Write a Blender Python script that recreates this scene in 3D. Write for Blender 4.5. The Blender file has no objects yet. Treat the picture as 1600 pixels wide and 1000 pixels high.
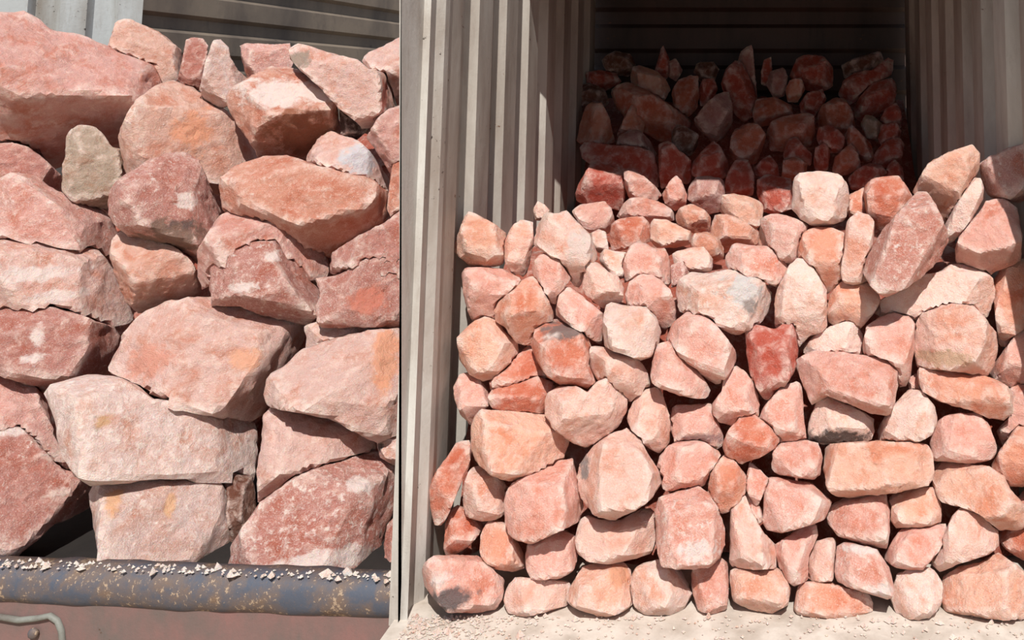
import bpy, bmesh, math, random
import numpy as np
from mathutils import Vector

# ------------------------------------------------------------------ camera, sky, sun, exposure
scene = bpy.context.scene
C = scene.collection
F_PX, PX, PY, PITCH, CAM_H = 1400.0, 1190.0, 13.0, math.radians(6.0), 1.94
cd = bpy.data.cameras.new('camera'); cam = bpy.data.objects.new('camera', cd); C.objects.link(cam)
cd.sensor_width = 36.0; cd.lens = F_PX / 1600 * 36.0
cd.shift_x = (800 - PX) / 1600; cd.shift_y = (PY - 500) / 1600
cam.location = (0, 0, CAM_H); cam.rotation_euler = (math.pi / 2 + PITCH, 0, 0)
cd.clip_start = 0.05
scene.camera = cam

SUN_DIR = Vector((-0.10, 0.636, -0.766)).normalized()        # the way the light travels
sd = bpy.data.lights.new('sun', 'SUN'); sd.energy = 4.4; sd.angle = math.radians(0.6); sd.color = (1.0, 0.95, 0.88)
sun = bpy.data.objects.new('sun', sd); C.objects.link(sun)
sun.rotation_euler = SUN_DIR.to_track_quat('-Z', 'Y').to_euler(); sun.location = (2, -6, 9)

world = bpy.data.worlds.new('sky'); scene.world = world; world.use_nodes = True
wn = world.node_tree.nodes; bg = wn['Background']
bg.inputs['Color'].default_value = (0.72, 0.84, 1.0, 1); bg.inputs['Strength'].default_value = 0.36

scene.view_settings.view_transform = 'Standard'; scene.view_settings.look = 'None'
scene.view_settings.gamma = 1.0; scene.view_settings.use_curve_mapping = False
scene.view_settings.exposure = 0.14

# ------------------------------------------------------------------ helpers
ST, CT = math.sin(PITCH), math.cos(PITCH)
def ray(x, y):
    """direction through a pixel of the 1600x1000 photograph, scaled so that it advances 1 m along +Y"""
    xc, yc = (x - PX) / F_PX, (PY - y) / F_PX
    dy, dz = CT - yc * ST, ST + yc * CT
    return np.array([xc / dy, 1.0, dz / dy])
def at(x, y, d):
    return np.array([0, 0, CAM_H]) + ray(x, y) * d

def lin(c):
    return tuple(((v / 255) / 12.92 if v / 255 <= 0.04045 else ((v / 255 + 0.055) / 1.055) ** 2.4) for v in c)

def mesh_obj(name, verts, faces, mat=None, parent=None, smooth=False):
    me = bpy.data.meshes.new(name); me.from_pydata([tuple(v) for v in verts], [], faces); me.update()
    o = bpy.data.objects.new(name, me); C.objects.link(o)
    if mat: me.materials.append(mat)
    if smooth: me.polygons.foreach_set('use_smooth', [True] * len(me.polygons))
    if parent: o.parent = parent
    return o
def bm_obj(name, bm, mat=None, parent=None, smooth=False):
    bmesh.ops.recalc_face_normals(bm, faces=bm.faces[:])
    me = bpy.data.meshes.new(name); bm.to_mesh(me); bm.free()
    o = bpy.data.objects.new(name, me); C.objects.link(o)
    if mat: me.materials.append(mat)
    if smooth: me.polygons.foreach_set('use_smooth', [True] * len(me.polygons))
    if parent: o.parent = parent
    return o
def struct(o, label):
    o['kind'] = 'structure'; o['label'] = label; return o

def prism(bm, ring_a, ring_b):
    """closed solid between two rings of points"""
    a = [bm.verts.new(tuple(p)) for p in ring_a]; b = [bm.verts.new(tuple(p)) for p in ring_b]
    n = len(a)
    bm.faces.new(a[::-1]); bm.faces.new(b)
    for i in range(n):
        bm.faces.new((a[i], a[(i + 1) % n], b[(i + 1) % n], b[i]))
def box(bm, p, q):
    x0, y0, z0 = p; x1, y1, z1 = q
    prism(bm, [(x0, y0, z0), (x1, y0, z0), (x1, y1, z0), (x0, y1, z0)], [(x0, y0, z1), (x1, y0, z1), (x1, y1, z1), (x0, y1, z1)])

# vectorised value noise
_rng = np.random.RandomState(7); _tab = _rng.rand(4096) * 2 - 1
def vnoise(p):
    i = np.floor(p).astype(np.int64); f = p - i; f = f * f * (3 - 2 * f)
    def h(a, b, c): return _tab[(a * 73856093 ^ b * 19349663 ^ c * 83492791) & 4095]
    x, y, z = i.T; fx, fy, fz = f.T
    def L(a, b, t): return a + (b - a) * t
    return L(L(L(h(x, y, z), h(x + 1, y, z), fx), L(h(x, y + 1, z), h(x + 1, y + 1, z), fx), fy),
             L(L(h(x, y, z + 1), h(x + 1, y, z + 1), fx), L(h(x, y + 1, z + 1), h(x + 1, y + 1, z + 1), fx), fy), fz)
def fbm(p, octv=4, gain=0.5):
    s = 0; a = 1.0
    for k in range(octv):
        s = s + a * vnoise(p * (2.03 ** k) + 17.3 * k); a *= gain
    return s

# ------------------------------------------------------------------ materials
def new_mat(name):
    m = bpy.data.materials.new(name); m.use_nodes = True
    return m, m.node_tree.nodes, m.node_tree.links, m.node_tree.nodes['Principled BSDF']
def noise(N, L, vec, scale, detail=5, rough=0.55, dist=0.0):
    n = N.new('ShaderNodeTexNoise'); n.inputs['Scale'].default_value = scale; n.inputs['Detail'].default_value = detail
    n.inputs['Roughness'].default_value = rough; n.inputs['Distortion'].default_value = dist
    L.new(vec, n.inputs['Vector']); return n.outputs['Fac']
def rng_map(N, L, v, a, b, c=0.0, d=1.0):
    n = N.new('ShaderNodeMapRange'); n.inputs['From Min'].default_value = a; n.inputs['From Max'].default_value = b
    n.inputs['To Min'].default_value = c; n.inputs['To Max'].default_value = d
    L.new(v, n.inputs['Value']); return n.outputs['Result']
def mix(N, L, fac, a, b, mode='MIX'):
    n = N.new('ShaderNodeMix'); n.data_type = 'RGBA'; n.blend_type = mode
    if isinstance(fac, (int, float)): n.inputs[0].default_value = fac
    else: L.new(fac, n.inputs[0])
    for k, v in ((6, a), (7, b)):
        if isinstance(v, tuple): n.inputs[k].default_value = v + (1,) if len(v) == 3 else v
        else: L.new(v, n.inputs[k])
    return n.outputs[2]
def math_n(N, L, op, a, b=None):
    n = N.new('ShaderNodeMath'); n.operation = op
    for k, v in ((0, a), (1, b)):
        if v is None: continue
        if isinstance(v, (int, float)): n.inputs[k].default_value = v
        else: L.new(v, n.inputs[k])
    return n.outputs[0]

def salt_material():
    m, N, L, B = new_mat('pink_rock_salt')
    oi = N.new('ShaderNodeObjectInfo'); tc = N.new('ShaderNodeTexCoord')
    off = N.new('ShaderNodeVectorMath'); off.operation = 'MULTIPLY'; off.inputs[1].default_value = (41.0, 67.0, 23.0)
    cmb = N.new('ShaderNodeCombineXYZ')
    for k in range(3): L.new(oi.outputs['Random'], cmb.inputs[k])
    L.new(cmb.outputs[0], off.inputs[0])
    add = N.new('ShaderNodeVectorMath'); add.operation = 'ADD'
    L.new(tc.outputs['Object'], add.inputs[0]); L.new(off.outputs[0], add.inputs[1])
    v = add.outputs[0]
    base = oi.outputs['Color']; dust = oi.outputs['Alpha']
    n1 = noise(N, L, v, 7.0, 6, 0.6, 0.8)
    n2 = noise(N, L, v, 20.0, 10, 0.72, 0.5)
    n3 = noise(N, L, v, 190.0, 3, 0.75)
    n4 = noise(N, L, v, 34.0, 8, 0.7, 0.3)
    deep = mix(N, L, 1.0, base, (0.86, 0.58, 0.46), 'MULTIPLY')
    c = mix(N, L, rng_map(N, L, n1, 0.46, 0.66), base, deep)
    pale = mix(N, L, 0.42, base, lin((246, 220, 208)))
    c = mix(N, L, rng_map(N, L, n2, 0.50, 0.66, 0, 0.85), c, pale)
    # crystal grain, coarser on the frosted rocks, faint on the waxy ones
    gr = rng_map(N, L, dust, 0.12, 0.42, 0.15, 1.0)
    c = mix(N, L, math_n(N, L, 'MULTIPLY', gr, rng_map(N, L, n3, 0.54, 0.68, 0, 0.6)), c, lin((250, 230, 220)))
    c = mix(N, L, math_n(N, L, 'MULTIPLY', gr, rng_map(N, L, n3, 0.46, 0.32, 0, 0.7)), c, deep)
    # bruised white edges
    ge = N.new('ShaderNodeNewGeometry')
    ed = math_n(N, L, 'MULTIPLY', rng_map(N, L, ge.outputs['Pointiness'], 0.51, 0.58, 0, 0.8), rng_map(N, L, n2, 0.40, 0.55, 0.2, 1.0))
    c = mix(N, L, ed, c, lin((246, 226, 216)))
    # frosted powder left by splitting, amount set for each rock
    th = rng_map(N, L, dust, 0.0, 1.0, 0.72, 0.36)
    pw = math_n(N, L, 'SUBTRACT', n4, th)
    pw = rng_map(N, L, pw, 0.0, 0.12, 0, 0.75)
    c = mix(N, L, pw, c, lin((244, 228, 220)))
    # mineral stains and powder patches stored on the mesh
    at_ = N.new('ShaderNodeAttribute'); at_.attribute_name = 'stain'
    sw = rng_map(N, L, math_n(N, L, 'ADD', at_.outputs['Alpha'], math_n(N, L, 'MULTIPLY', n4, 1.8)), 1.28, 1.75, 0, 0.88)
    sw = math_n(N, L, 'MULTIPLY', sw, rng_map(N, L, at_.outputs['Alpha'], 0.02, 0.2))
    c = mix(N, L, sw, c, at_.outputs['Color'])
    L.new(c, B.inputs['Base Color'])
    B.inputs['Roughness'].default_value = 0.55
    L.new(rng_map(N, L, n2, 0.3, 0.7, 0.38, 0.75), B.inputs['Roughness'])
    B.inputs['Specular IOR Level'].default_value = 0.45
    B.inputs['Subsurface Weight'].default_value = 0.22
    B.inputs['Subsurface Radius'].default_value = (1.0, 0.22, 0.10)
    B.inputs['Subsurface Scale'].default_value = 0.016
    vo = N.new('ShaderNodeTexVoronoi'); vo.inputs['Scale'].default_value = 22.0; L.new(v, vo.inputs['Vector'])
    h = math_n(N, L, 'ADD', math_n(N, L, 'MULTIPLY', n4, 0.9), math_n(N, L, 'MULTIPLY', n3, 0.30))
    h = math_n(N, L, 'ADD', h, math_n(N, L, 'MULTIPLY', vo.outputs['Distance'], 0.35))
    bp = N.new('ShaderNodeBump'); bp.inputs['Strength'].default_value = 0.8; bp.inputs['Distance'].default_value = 0.028
    L.new(h, bp.inputs['Height']); L.new(bp.outputs[0], B.inputs['Normal'])
    return m
SALT = salt_material()

def paint_material(name, col, dirt, scale=3.0, rust=0.3, rustcol=(96, 62, 40), rough=0.55, stretch=(1, 1, 0.25)):
    m, N, L, B = new_mat(name)
    tc = N.new('ShaderNodeTexCoord')
    mp = N.new('ShaderNodeMapping'); mp.inputs['Scale'].default_value = stretch; L.new(tc.outputs['Object'], mp.inputs['Vector'])
    n1 = noise(N, L, mp.outputs[0], scale, 6, 0.6, 0.3)
    n2 = noise(N, L, tc.outputs['Object'], scale * 7, 8, 0.7, 0.2)
    n3 = noise(N, L, mp.outputs[0], scale * 9, 6, 0.7)
    c = mix(N, L, rng_map(N, L, n1, 0.40, 0.68), lin(col), lin(dirt))
    c = mix(N, L, rng_map(N, L, n3, 0.55, 0.75, 0, 0.5), c, lin(dirt))
    chip = rng_map(N, L, math_n(N, L, 'MULTIPLY', n2, rng_map(N, L, n1, 0.3, 0.7, 0.8, 1.15)), 0.70 - 0.12 * rust, 0.74 - 0.12 * rust)
    c = mix(N, L, chip, c, lin(rustcol))
    L.new(c, B.inputs['Base Color']); B.inputs['Roughness'].default_value = rough
    bp = N.new('ShaderNodeBump'); bp.inputs['Strength'].default_value = 0.25; bp.inputs['Distance'].default_value = 0.01
    L.new(n2, bp.inputs['Height']); L.new(bp.outputs[0], B.inputs['Normal'])
    return m
M_WALL = paint_material('worn_grey_container_paint', (196, 192, 184), (140, 126, 116), 2.4, 0.2)
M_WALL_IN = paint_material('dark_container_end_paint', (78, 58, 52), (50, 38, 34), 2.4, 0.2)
M_POST = paint_material('chipped_post_paint', (205, 203, 198), (158, 146, 136), 4.0, 0.45, (70, 58, 50))
M_FLOOR = paint_material('dusty_pale_floor', (214, 204, 194), (176, 164, 152), 6.0, 0.0, rough=0.85, stretch=(1, 1, 1))
M_TAN = paint_material('brown_grey_corrugated_paint', (128, 116, 104), (84, 76, 72), 1.6, 0.25, (44, 38, 36), stretch=(1, 1, 0.5))
M_PALE = paint_material('pale_blue_flaking_paint', (176, 182, 184), (130, 124, 116), 5.0, 0.55, (56, 48, 44))
M_RAIL = paint_material('rusted_blue_rail_paint', (78, 84, 98), (118, 96, 80), 9.0, 1.0, (168, 146, 124), 0.6, (1, 1, 1))
M_SILL = paint_material('faded_maroon_sill_paint', (134, 100, 96), (106, 96, 92), 5.0, 0.15, (80, 52, 36), 0.7, (1, 1, 0.6))
M_BEAD = paint_material('grey_green_weld_paint', (132, 134, 128), (104, 98, 92), 9.0, 0.2, (70, 60, 50), 0.6, (1, 1, 1))
M_BOARD = paint_material('shade_dark_floor_boards', (34, 29, 27), (24, 20, 19), 5.0, 0.0, rough=0.9, stretch=(1, 1, 1))  # boards coloured near black to stand in for the shade under the boulders
M_GROUND = paint_material('sandy_yard', (186, 168, 146), (160, 142, 122), 1.0, 0.0, rough=0.9, stretch=(1, 1, 1))

# ------------------------------------------------------------------ the setting
XL, XR = -1.335, 1.15           # inner faces of the right-hand container
DB, ZR = 7.35, 2.84             # its end wall and its roof
bm = bmesh.new(); box(bm, (-60, -60, -1.32), (60, 60, -1.25))
struct(bm_obj('ground', bm, M_GROUND), 'sandy yard below the containers')
bm = bmesh.new(); box(bm, (XL - 0.05, 3.30, -0.14), (XR + 0.05, DB, 0.0))
struct(bm_obj('floor', bm, M_FLOOR), 'pale dusty container floor scattered with salt crumbs')

def corrugated(name, pts, z0, z1, mat, label):
    """sheet of 4 mm steel folded along a plan polyline"""
    v = []; f = []
    for (x, y, nx, ny) in pts:
        v += [(x, y, z0), (x, y, z1), (x + nx * .004, y + ny * .004, z1), (x + nx * .004, y + ny * .004, z0)]
    for i in range(len(pts) - 1):
        a, b = 4 * i, 4 * i + 4
        for k in range(4): f.append((a + k, a + (k + 1) % 4, b + (k + 1) % 4, b + k))
    f += [(0, 1, 2, 3), tuple(range(len(v) - 4, len(v)))[::-1]]
    bm = bmesh.new(); vs = [bm.verts.new(p) for p in v]
    for q in f: bm.faces.new([vs[i] for i in q])
    return struct(bm_obj(name, bm, mat), label)
def rib_plan(x_in, sgn, y0, y1, period, depth):
    """inner flat, step out (hidden from the door), outer flat, step back in (faces the door)"""
    pts = []; y = y0
    while y < y1:
        for (dy, dx) in ((0, 0), (0.20, 0), (0.25, depth), (0.40, depth), (0.445, 0)):
            yy = y + dy * period / 0.46
            if yy <= y1: pts.append((x_in - sgn * dx, yy, -sgn, 0))
        y += period
    return pts
corrugated('wall_left', rib_plan(XL, 1, 3.78, DB, 0.455, 0.055), 0.0, ZR, M_WALL, 'ribbed grey container side wall with sunlit vertical stripes')
corrugated('wall_right', rib_plan(XR, -1, 3.78, DB, 0.455, 0.055), 0.0, ZR, M_WALL, 'ribbed grey container side wall in shade')
# end wall with horizontal ribs
def horizontal_ribs(name, A, B, z0, z1, period, depth, mat, label):
    A = np.array(A, float); B = np.array(B, float); t = (B - A) / np.linalg.norm(B - A); n = np.array([t[1], -t[0]])
    if n[1] > 0: n = -n
    prof = []; z = z0
    while z < z1:
        for dz, dx in ((0, 0), (0.5, 0), (0.60, 1), (0.90, 1)):
            if z + dz * period <= z1: prof.append((z + dz * period, dx * depth))
        z += period
    prof.append((z1, prof[-1][1]))
    bm = bmesh.new(); rows = []
    for P in (A, B):
        rows.append([[bm.verts.new((P[0] - n[0] * (dx + o), P[1] - n[1] * (dx + o), z)) for (z, dx) in prof] for o in (0, 0.006)])
    (a0, a1), (b0, b1) = rows
    for i in range(len(prof) - 1):
        bm.faces.new((a0[i], b0[i], b0[i + 1], a0[i + 1])); bm.faces.new((a1[i], a1[i + 1], b1[i + 1], b1[i]))
        bm.faces.new((a0[i], a0[i + 1], a1[i + 1], a1[i])); bm.faces.new((b0[i], b1[i], b1[i + 1], b0[i + 1]))
    bm.faces.new((a0[0], a1[0], b1[0], b0[0])); bm.faces.new((a0[-1], b0[-1], b1[-1], a1[-1]))
    return struct(bm_obj(name, bm, mat), label)
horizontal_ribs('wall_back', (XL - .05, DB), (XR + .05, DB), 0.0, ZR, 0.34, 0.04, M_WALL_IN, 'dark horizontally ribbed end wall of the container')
# roof sheet: its front edge runs askew, which throws the slanting shadow
bm = bmesh.new()
pl = [(XL - .1, 4.9), (XR + .1, 4.3), (XR + .1, DB + .1), (XL - .1, DB + .1)]
prism(bm, [(x, y, ZR) for x, y in pl], [(x, y, ZR + .04) for x, y in pl])
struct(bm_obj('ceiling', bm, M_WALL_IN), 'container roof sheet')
# door posts
def post(name, sgn, x_in, label):
    bm = bmesh.new()
    ring = [(x_in, 3.60), (x_in - sgn * .018, 3.615), (x_in - sgn * .018, 3.70), (x_in + sgn * .010, 3.74), (x_in + sgn * .010, 3.79), (x_in - sgn * .07, 3.79), (x_in - sgn * .07, 3.60)]
    prism(bm, [(x, y, -.02) for x, y in ring], [(x, y, ZR) for x, y in ring])
    return struct(bm_obj(name, bm, M_POST), label)
post('trim_1', 1, XL, 'chipped grey door post of the container beside the ribbed wall')
post('trim_2', -1, XR, 'grey door post of the container on the shaded side')
# hinge plate of the folded door, in front of the left post
XP = XL - 0.028
bm = bmesh.new()
def plate_front(x, z):    # depth at which the plate's outer edge stands
    dep = -x * F_PX / (PX - 624.0)
    return (dep - (z - CAM_H) * ST) / CT
ra, rb = [], []
for z in (-0.25, 2.9):
    yf = plate_front(XP - .008, z)
    ring = [(XP, yf, z), (XP, 3.605, z), (XP - .008, 3.605, z), (XP - .008, yf, z)]
    (ra if z < 0 else rb).extend(ring)
prism(bm, ra, rb)
struct(bm_obj('door_1', bm, M_POST), 'edge of the folded grey container door')

# left-hand container
Z2 = 0.0
SA, SB = at(-60, 879, 3.93), at(631, 905, 3.74)
ZS = 0.5 * (SA[2] + SB[2])
CORNER = at(222, 30, 6.0)
corn = CORNER[:2]
bback = at(690, 30, 9.4)[:2]; lfront = np.array([corn[0] - 2.5, 4.1])
horizontal_ribs('wall_far', corn, bback, ZS - .2, 3.3, 0.27, 0.045, M_TAN, 'brown grey wall with horizontal ribs behind the boulders')
def vertical_wall(name, A, B, z0, z1, period, depth, mat, label):
    A = np.array(A, float); B = np.array(B, float); Ln = np.linalg.norm(B - A); t = (B - A) / Ln; n = np.array([-t[1], t[0]])
    if n[0] < 0: n = -n
    pts = []; s = 0.0
    while s < Ln:
        for ds, dx in ((0, 0), (.45, 0), (.58, 1), (.87, 1)):
            q = s + ds * period
            if q <= Ln:
                p = A + t * q - n * dx * depth; pts.append((p[0], p[1], -n[0], -n[1]))
        s += period
    return corrugated(name, pts, z0, z1, mat, label)
vertical_wall('wall_side', corn, lfront, ZS - .2, 3.3, 0.30, 0.05, M_PALE, 'pale blue grey ribbed wall with flaking paint at the corner')
bm = bmesh.new()
fl = [(SA[0], SA[1] + .02), (SB[0], SB[1] + .02), (bback[0], bback[1]), (corn[0], corn[1]), (lfront[0], lfront[1])]
prism(bm, [(x, y, ZS - .20) for x, y in fl], [(x, y, ZS - .125) for x, y in fl])
struct(bm_obj('floor', bm, M_BOARD), 'container floor under the large boulders')
# sill: rounded rail over a flat skirt, both parts of one beam
sill = bpy.data.objects.new('trim_3', None); C.objects.link(sill); struct(sill, 'rusted sill beam with rounded top rail below the boulders')
def beam(name, prof, mat, smooth):
    t = (SB - SA) / np.linalg.norm(SB - SA); n = np.array([t[1], -t[0], 0]); n = n / np.linalg.norm(n)
    K = 60; bm = bmesh.new(); prev = None; rows = []
    for k in range(K + 1):
        P = SA + (SB - SA) * k / K
        ring = []
        for (o, z) in prof:
            q = P + n * o + np.array([0, 0, z])
            q = q + 0.004 * np.array([0, 1, 1]) * float(vnoise(np.array([[k * .35, o * 30, z * 30]]))[0])
            ring.append(bm.verts.new(tuple(q)))
        rows.append(ring)
    m_ = len(prof)
    for k in range(K):
        for i in range(m_):
            bm.faces.new((rows[k][i], rows[k][(i + 1) % m_], rows[k + 1][(i + 1) % m_], rows[k + 1][i]))
    bm.faces.new(rows[0]); bm.faces.new(rows[-1][::-1])
    return bm_obj(name, bm, mat, sill, smooth)
prof = [(0.055 * math.cos(a) - 0.01, -0.075 + 0.075 * math.sin(a)) for a in np.linspace(-math.pi * .55, math.pi * .5, 12)] + [(-.07, 0.0), (-.07, -.14)]
rail = beam('rail', prof, M_RAIL, True)
skirt = beam('skirt', [(0.02, -.13), (0.022, -.5), (-.07, -.5), (-.07, -.13)], M_SILL, False)
# weld bead with bolt on the skirt
def skirt_pt(x, y, off):
    # walk along the ray until it meets the skirt face
    t = (SB - SA); n = np.array([t[1], -t[0], 0]); n /= np.linalg.norm(n)
    P0 = SA + n * (0.022 + off); r = ray(x, y); o = np.array([0, 0, CAM_H])
    s = np.dot(P0 - o, n) / np.dot(r, n); return o + r * s
def tube(bm, pts, r, seg=8):
    pts = [Vector(tuple(p)) for p in pts]; prev = None
    for i, p in enumerate(pts):
        d = (pts[min(i + 1, len(pts) - 1)] - pts[max(i - 1, 0)]).normalized()
        a = d.cross(Vector((0, 1, .01))).normalized(); b = d.cross(a)
        rg = [bm.verts.new(p + (a * math.cos(2 * math.pi * k / seg) + b * math.sin(2 * math.pi * k / seg)) * r) for k in range(seg)]
        if prev:
            for k in range(seg): bm.faces.new((prev[k], prev[(k + 1) % seg], rg[(k + 1) % seg], rg[k]))
        else: bm.faces.new(rg[::-1])
        prev = rg
    bm.faces.new(prev)
bm = bmesh.new()
tube(bm, [skirt_pt(x, y, .004) for x, y in ((-40, 962), (0, 964), (30, 969), (60, 966), (78, 962), (90, 970), (96, 985), (98, 1002), (98, 1025))], 0.012)
bm_obj('weld_bead', bm, M_BEAD, sill, True)
bm = bmesh.new()
bp_ = skirt_pt(52, 990, 0.01); bmesh.ops.create_icosphere(bm, subdivisions=2, radius=0.022)
for v in bm.verts: v.co = Vector((bp_[0] + v.co.x, bp_[1] + v.co.y * .6, bp_[2] + v.co.z))
bm_obj('bolt', bm, M_RAIL, sill, True)

# ------------------------------------------------------------------ salt rocks
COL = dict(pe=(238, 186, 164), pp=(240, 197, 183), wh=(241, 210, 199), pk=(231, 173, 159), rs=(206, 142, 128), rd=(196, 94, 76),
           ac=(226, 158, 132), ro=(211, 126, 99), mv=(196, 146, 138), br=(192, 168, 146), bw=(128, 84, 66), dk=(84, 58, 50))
ICO = {}
def ico(k):
    if k not in ICO:
        bm = bmesh.new(); bmesh.ops.create_icosphere(bm, subdivisions=k, radius=1.0)
        v = np.array([p.co[:] for p in bm.verts]); v /= np.linalg.norm(v, axis=1)[:, None]
        f = np.array([[q.index for q in p.verts] for p in bm.faces], dtype=np.int32); bm.free(); ICO[k] = (v, f)
    return ICO[k]

def interp(y, tab):
    return float(np.interp(y, [t[0] for t in tab], [t[1] for t in tab]))
DEPTH = {
    'L': [(0, 5.35), (60, 5.25), (780, 4.32), (880, 4.24)],
    'F': [(220, 4.22), (330, 4.16), (960, 3.68)],
    'P': [(200, 6.42), (240, 6.28), (290, 6.0), (320, 5.55), (350, 5.1), (400, 4.62), (430, 4.45)],
    'B': [(60, 7.1), (100, 7.02), (230, 6.45)],
}
GROUP = {'L': 'salt boulders piled behind the rusted sill', 'F': 'salt rocks stacked at the front of the container',
         'P': 'salt rocks lying behind the front stack', 'B': 'salt rocks in the shaded heap at the end wall'}
RS = random.Random(11)
ROCKS = []
def rock(zone, col, u, dust, poly, label, dz=0.0, stains=(), top=None, tilt=None, my=None):
    pts = [tuple(float(q) for q in s.split(',')) for s in poly.split()]
    if zone == 'L': pts = [(min(max(x, -28), 652 if y > 450 else 690), y + (24 if y > 876 else 0)) for x, y in pts]
    if zone == 'F': pts = [(min(x, 1618), y) for x, y in pts]
    P = np.array(pts)
    # centroid of the outline
    x, y = P.T; x1, y1 = np.roll(x, -1), np.roll(y, -1); cr = x * y1 - x1 * y; A = cr.sum() / 2
    cx, cy = ((x + x1) * cr).sum() / (6 * A), ((y + y1) * cr).sum() / (6 * A)
    d = interp(cy, DEPTH[zone]) + dz
    cen = at(cx, cy, d)
    w = np.array([0, 0, CAM_H]) - cen; w /= np.linalg.norm(w)
    ux = np.cross([0, 0, 1.0], w); ux /= np.linalg.norm(ux); vy = np.cross(w, ux)
    o = np.array([0, 0, CAM_H])
    loc = []
    for (a, b) in pts:
        r = ray(a, b); s = np.dot(cen - o, w) / np.dot(r, w); q = o + r * s - cen
        loc.append((np.dot(q, ux), np.dot(q, vy)))
    loc = np.array(loc)
    S = math.sqrt(abs(0.5 * (loc[:, 0] * np.roll(loc[:, 1], -1) - np.roll(loc[:, 0], -1) * loc[:, 1]).sum()))
    ext = loc.max(0) - loc.min(0); mn = min(ext[0], ext[1])
    seed = RS.random() * 100
    sub = 5 if zone == 'L' or (zone == 'F' and S > 0.24) else 4
    dirs, faces = ico(sub)
    th = np.arctan2(dirs[:, 1], dirs[:, 0]); sp = np.hypot(dirs[:, 0], dirs[:, 1]); sp = np.maximum(sp, 1e-4)
    # outline radius in each direction
    ct, sn = np.cos(th), np.sin(th)
    Rr = np.full(len(dirs), 1e9)
    for i in range(len(loc)):
        a, b = loc[i], loc[(i + 1) % len(loc)]; e = b - a
        den = ct * e[1] - sn * e[0]; den = np.where(np.abs(den) < 1e-9, 1e-9, den)
        t = (a[0] * e[1] - a[1] * e[0]) / den
        s = (a[0] * sn - a[1] * ct) / den
        ok = (t > 0) & (s >= -1e-6) & (s <= 1 + 1e-6)
        Rr = np.where(ok & (t < Rr), t, Rr)
    Rr = np.where(Rr > 1e8, 0.5 * mn, Rr)
    inv = np.zeros(len(dirs)); p = 150.0 if zone == 'L' else 110.0
    inv += (sp / Rr) ** p
    loc = loc * 1.045; af = mn * RS.uniform(0.42, 0.55); ab = mn * RS.uniform(0.26, 0.36)
    def plane(n, h):
        nonlocal inv
        q = np.maximum(dirs @ np.array(n), 0) / h; inv = inv + q ** p
    mx = RS.uniform(-.30, .30) if tilt is None else tilt; mv_ = RS.uniform(.05, .38) if my is None else my
    n = np.array([mx, mv_, 1.0]); n /= np.linalg.norm(n); plane(n, af * n[2])
    def chamfer(ang, t, back=False):
        dv = np.array([math.cos(ang), math.sin(ang)]); pr = loc @ dv; s = pr.max() * 1.03; e = s - pr.min()
        pos = s - t * e
        w0 = ab if back else max(0.35 * af, af - (mx * dv[0] + mv_ * dv[1]) * pos)
        nn = np.array([dv[0] * w0, dv[1] * w0, (-1 if back else 1) * t * e]); k = np.linalg.norm(nn); nn /= k
        h = nn[0] * dv[0] * s + nn[1] * dv[1] * s
        plane(nn, max(h, 0.05 * mn))
    chamfer(-math.pi / 2 + RS.uniform(-.35, .35), max(u, .08))
    chamfer(math.pi / 2 + RS.uniform(-.4, .4), top if top is not None else RS.uniform(.12, .38))
    chamfer(RS.uniform(-.45, .45), RS.uniform(.10, .34)); chamfer(math.pi + RS.uniform(-.45, .45), RS.uniform(.10, .34))
    chamfer(RS.uniform(0, 6.28), RS.uniform(.15, .3))
    bn = np.array([RS.uniform(-.2, .2), RS.uniform(-.2, .2), -1.0]); bn /= np.linalg.norm(bn); plane(bn, ab)
    for k in range(4): chamfer(k * math.pi / 2 + RS.uniform(0, .8), RS.uniform(.2, .4), True)
    r = inv ** (-1 / p)
    # random flakes knocked off the outward side
    for k in range(3):
        nn = np.array([RS.gauss(0, 1), RS.gauss(0, 1), abs(RS.gauss(0, 1)) + .45]); nn /= np.linalg.norm(nn)
        hs = ((dirs * r[:, None]) @ nn).max(); plane(nn, hs * RS.uniform(.84, .95)); r = inv ** (-1 / p)
    q = dirs * r[:, None]
    base = q / S
    big = fbm(base * 2.2 + seed, 3); fine = fbm(base * 8.0 + seed, 4, .6)
    ridged = 1 - np.abs(fbm(base * 3.4 + seed + 9, 3))
    amp = S * (0.010 * big + 0.016 * fine - 0.010 * np.maximum(ridged - .75, 0) * 4)
    q = q + dirs * amp[:, None]
    wpts = q[:, :1] * ux + q[:, 1:2] * vy + q[:, 2:3] * w
    me = bpy.data.meshes.new('salt_rock')
    me.vertices.add(len(wpts)); me.vertices.foreach_set('co', wpts.astype(np.float32).ravel())
    nf = len(faces); me.loops.add(nf * 3); me.loops.foreach_set('vertex_index', faces.ravel())
    me.polygons.add(nf); me.polygons.foreach_set('loop_start', np.arange(0, nf * 3, 3, dtype=np.int32))
    me.polygons.foreach_set('use_smooth', np.ones(nf, dtype=bool))
    me.update(calc_edges=True); me.validate(); me.set_sharp_from_angle(angle=math.radians(24))
    if True:
        at_ = me.attributes.new('stain', 'FLOAT_COLOR', 'POINT'); buf = np.zeros((len(wpts), 4))
        for (sx, sy, rx, ry, sc) in stains:
            r_ = ray(sx, sy); s_ = np.dot(cen - o, w) / np.dot(r_, w); qq = o + r_ * s_ - cen
            k = s_ * 1.0 / F_PX
            dd = np.hypot((q[:, 0] - np.dot(qq, ux)) / (rx * k), (q[:, 1] - np.dot(qq, vy)) / (ry * k)) + 0.35 * fine
            a_ = np.clip((1.3 - dd) / 0.8, 0, 1) * (q[:, 2] > -0.3 * mn)
            c_ = lin(sc); m_ = a_ > buf[:, 3]
            buf[m_, :3] = c_; buf[m_, 3] = a_[m_]
        at_.data.foreach_set('color', buf.astype(np.float32).ravel())
    me.materials.append(SALT)
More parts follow.
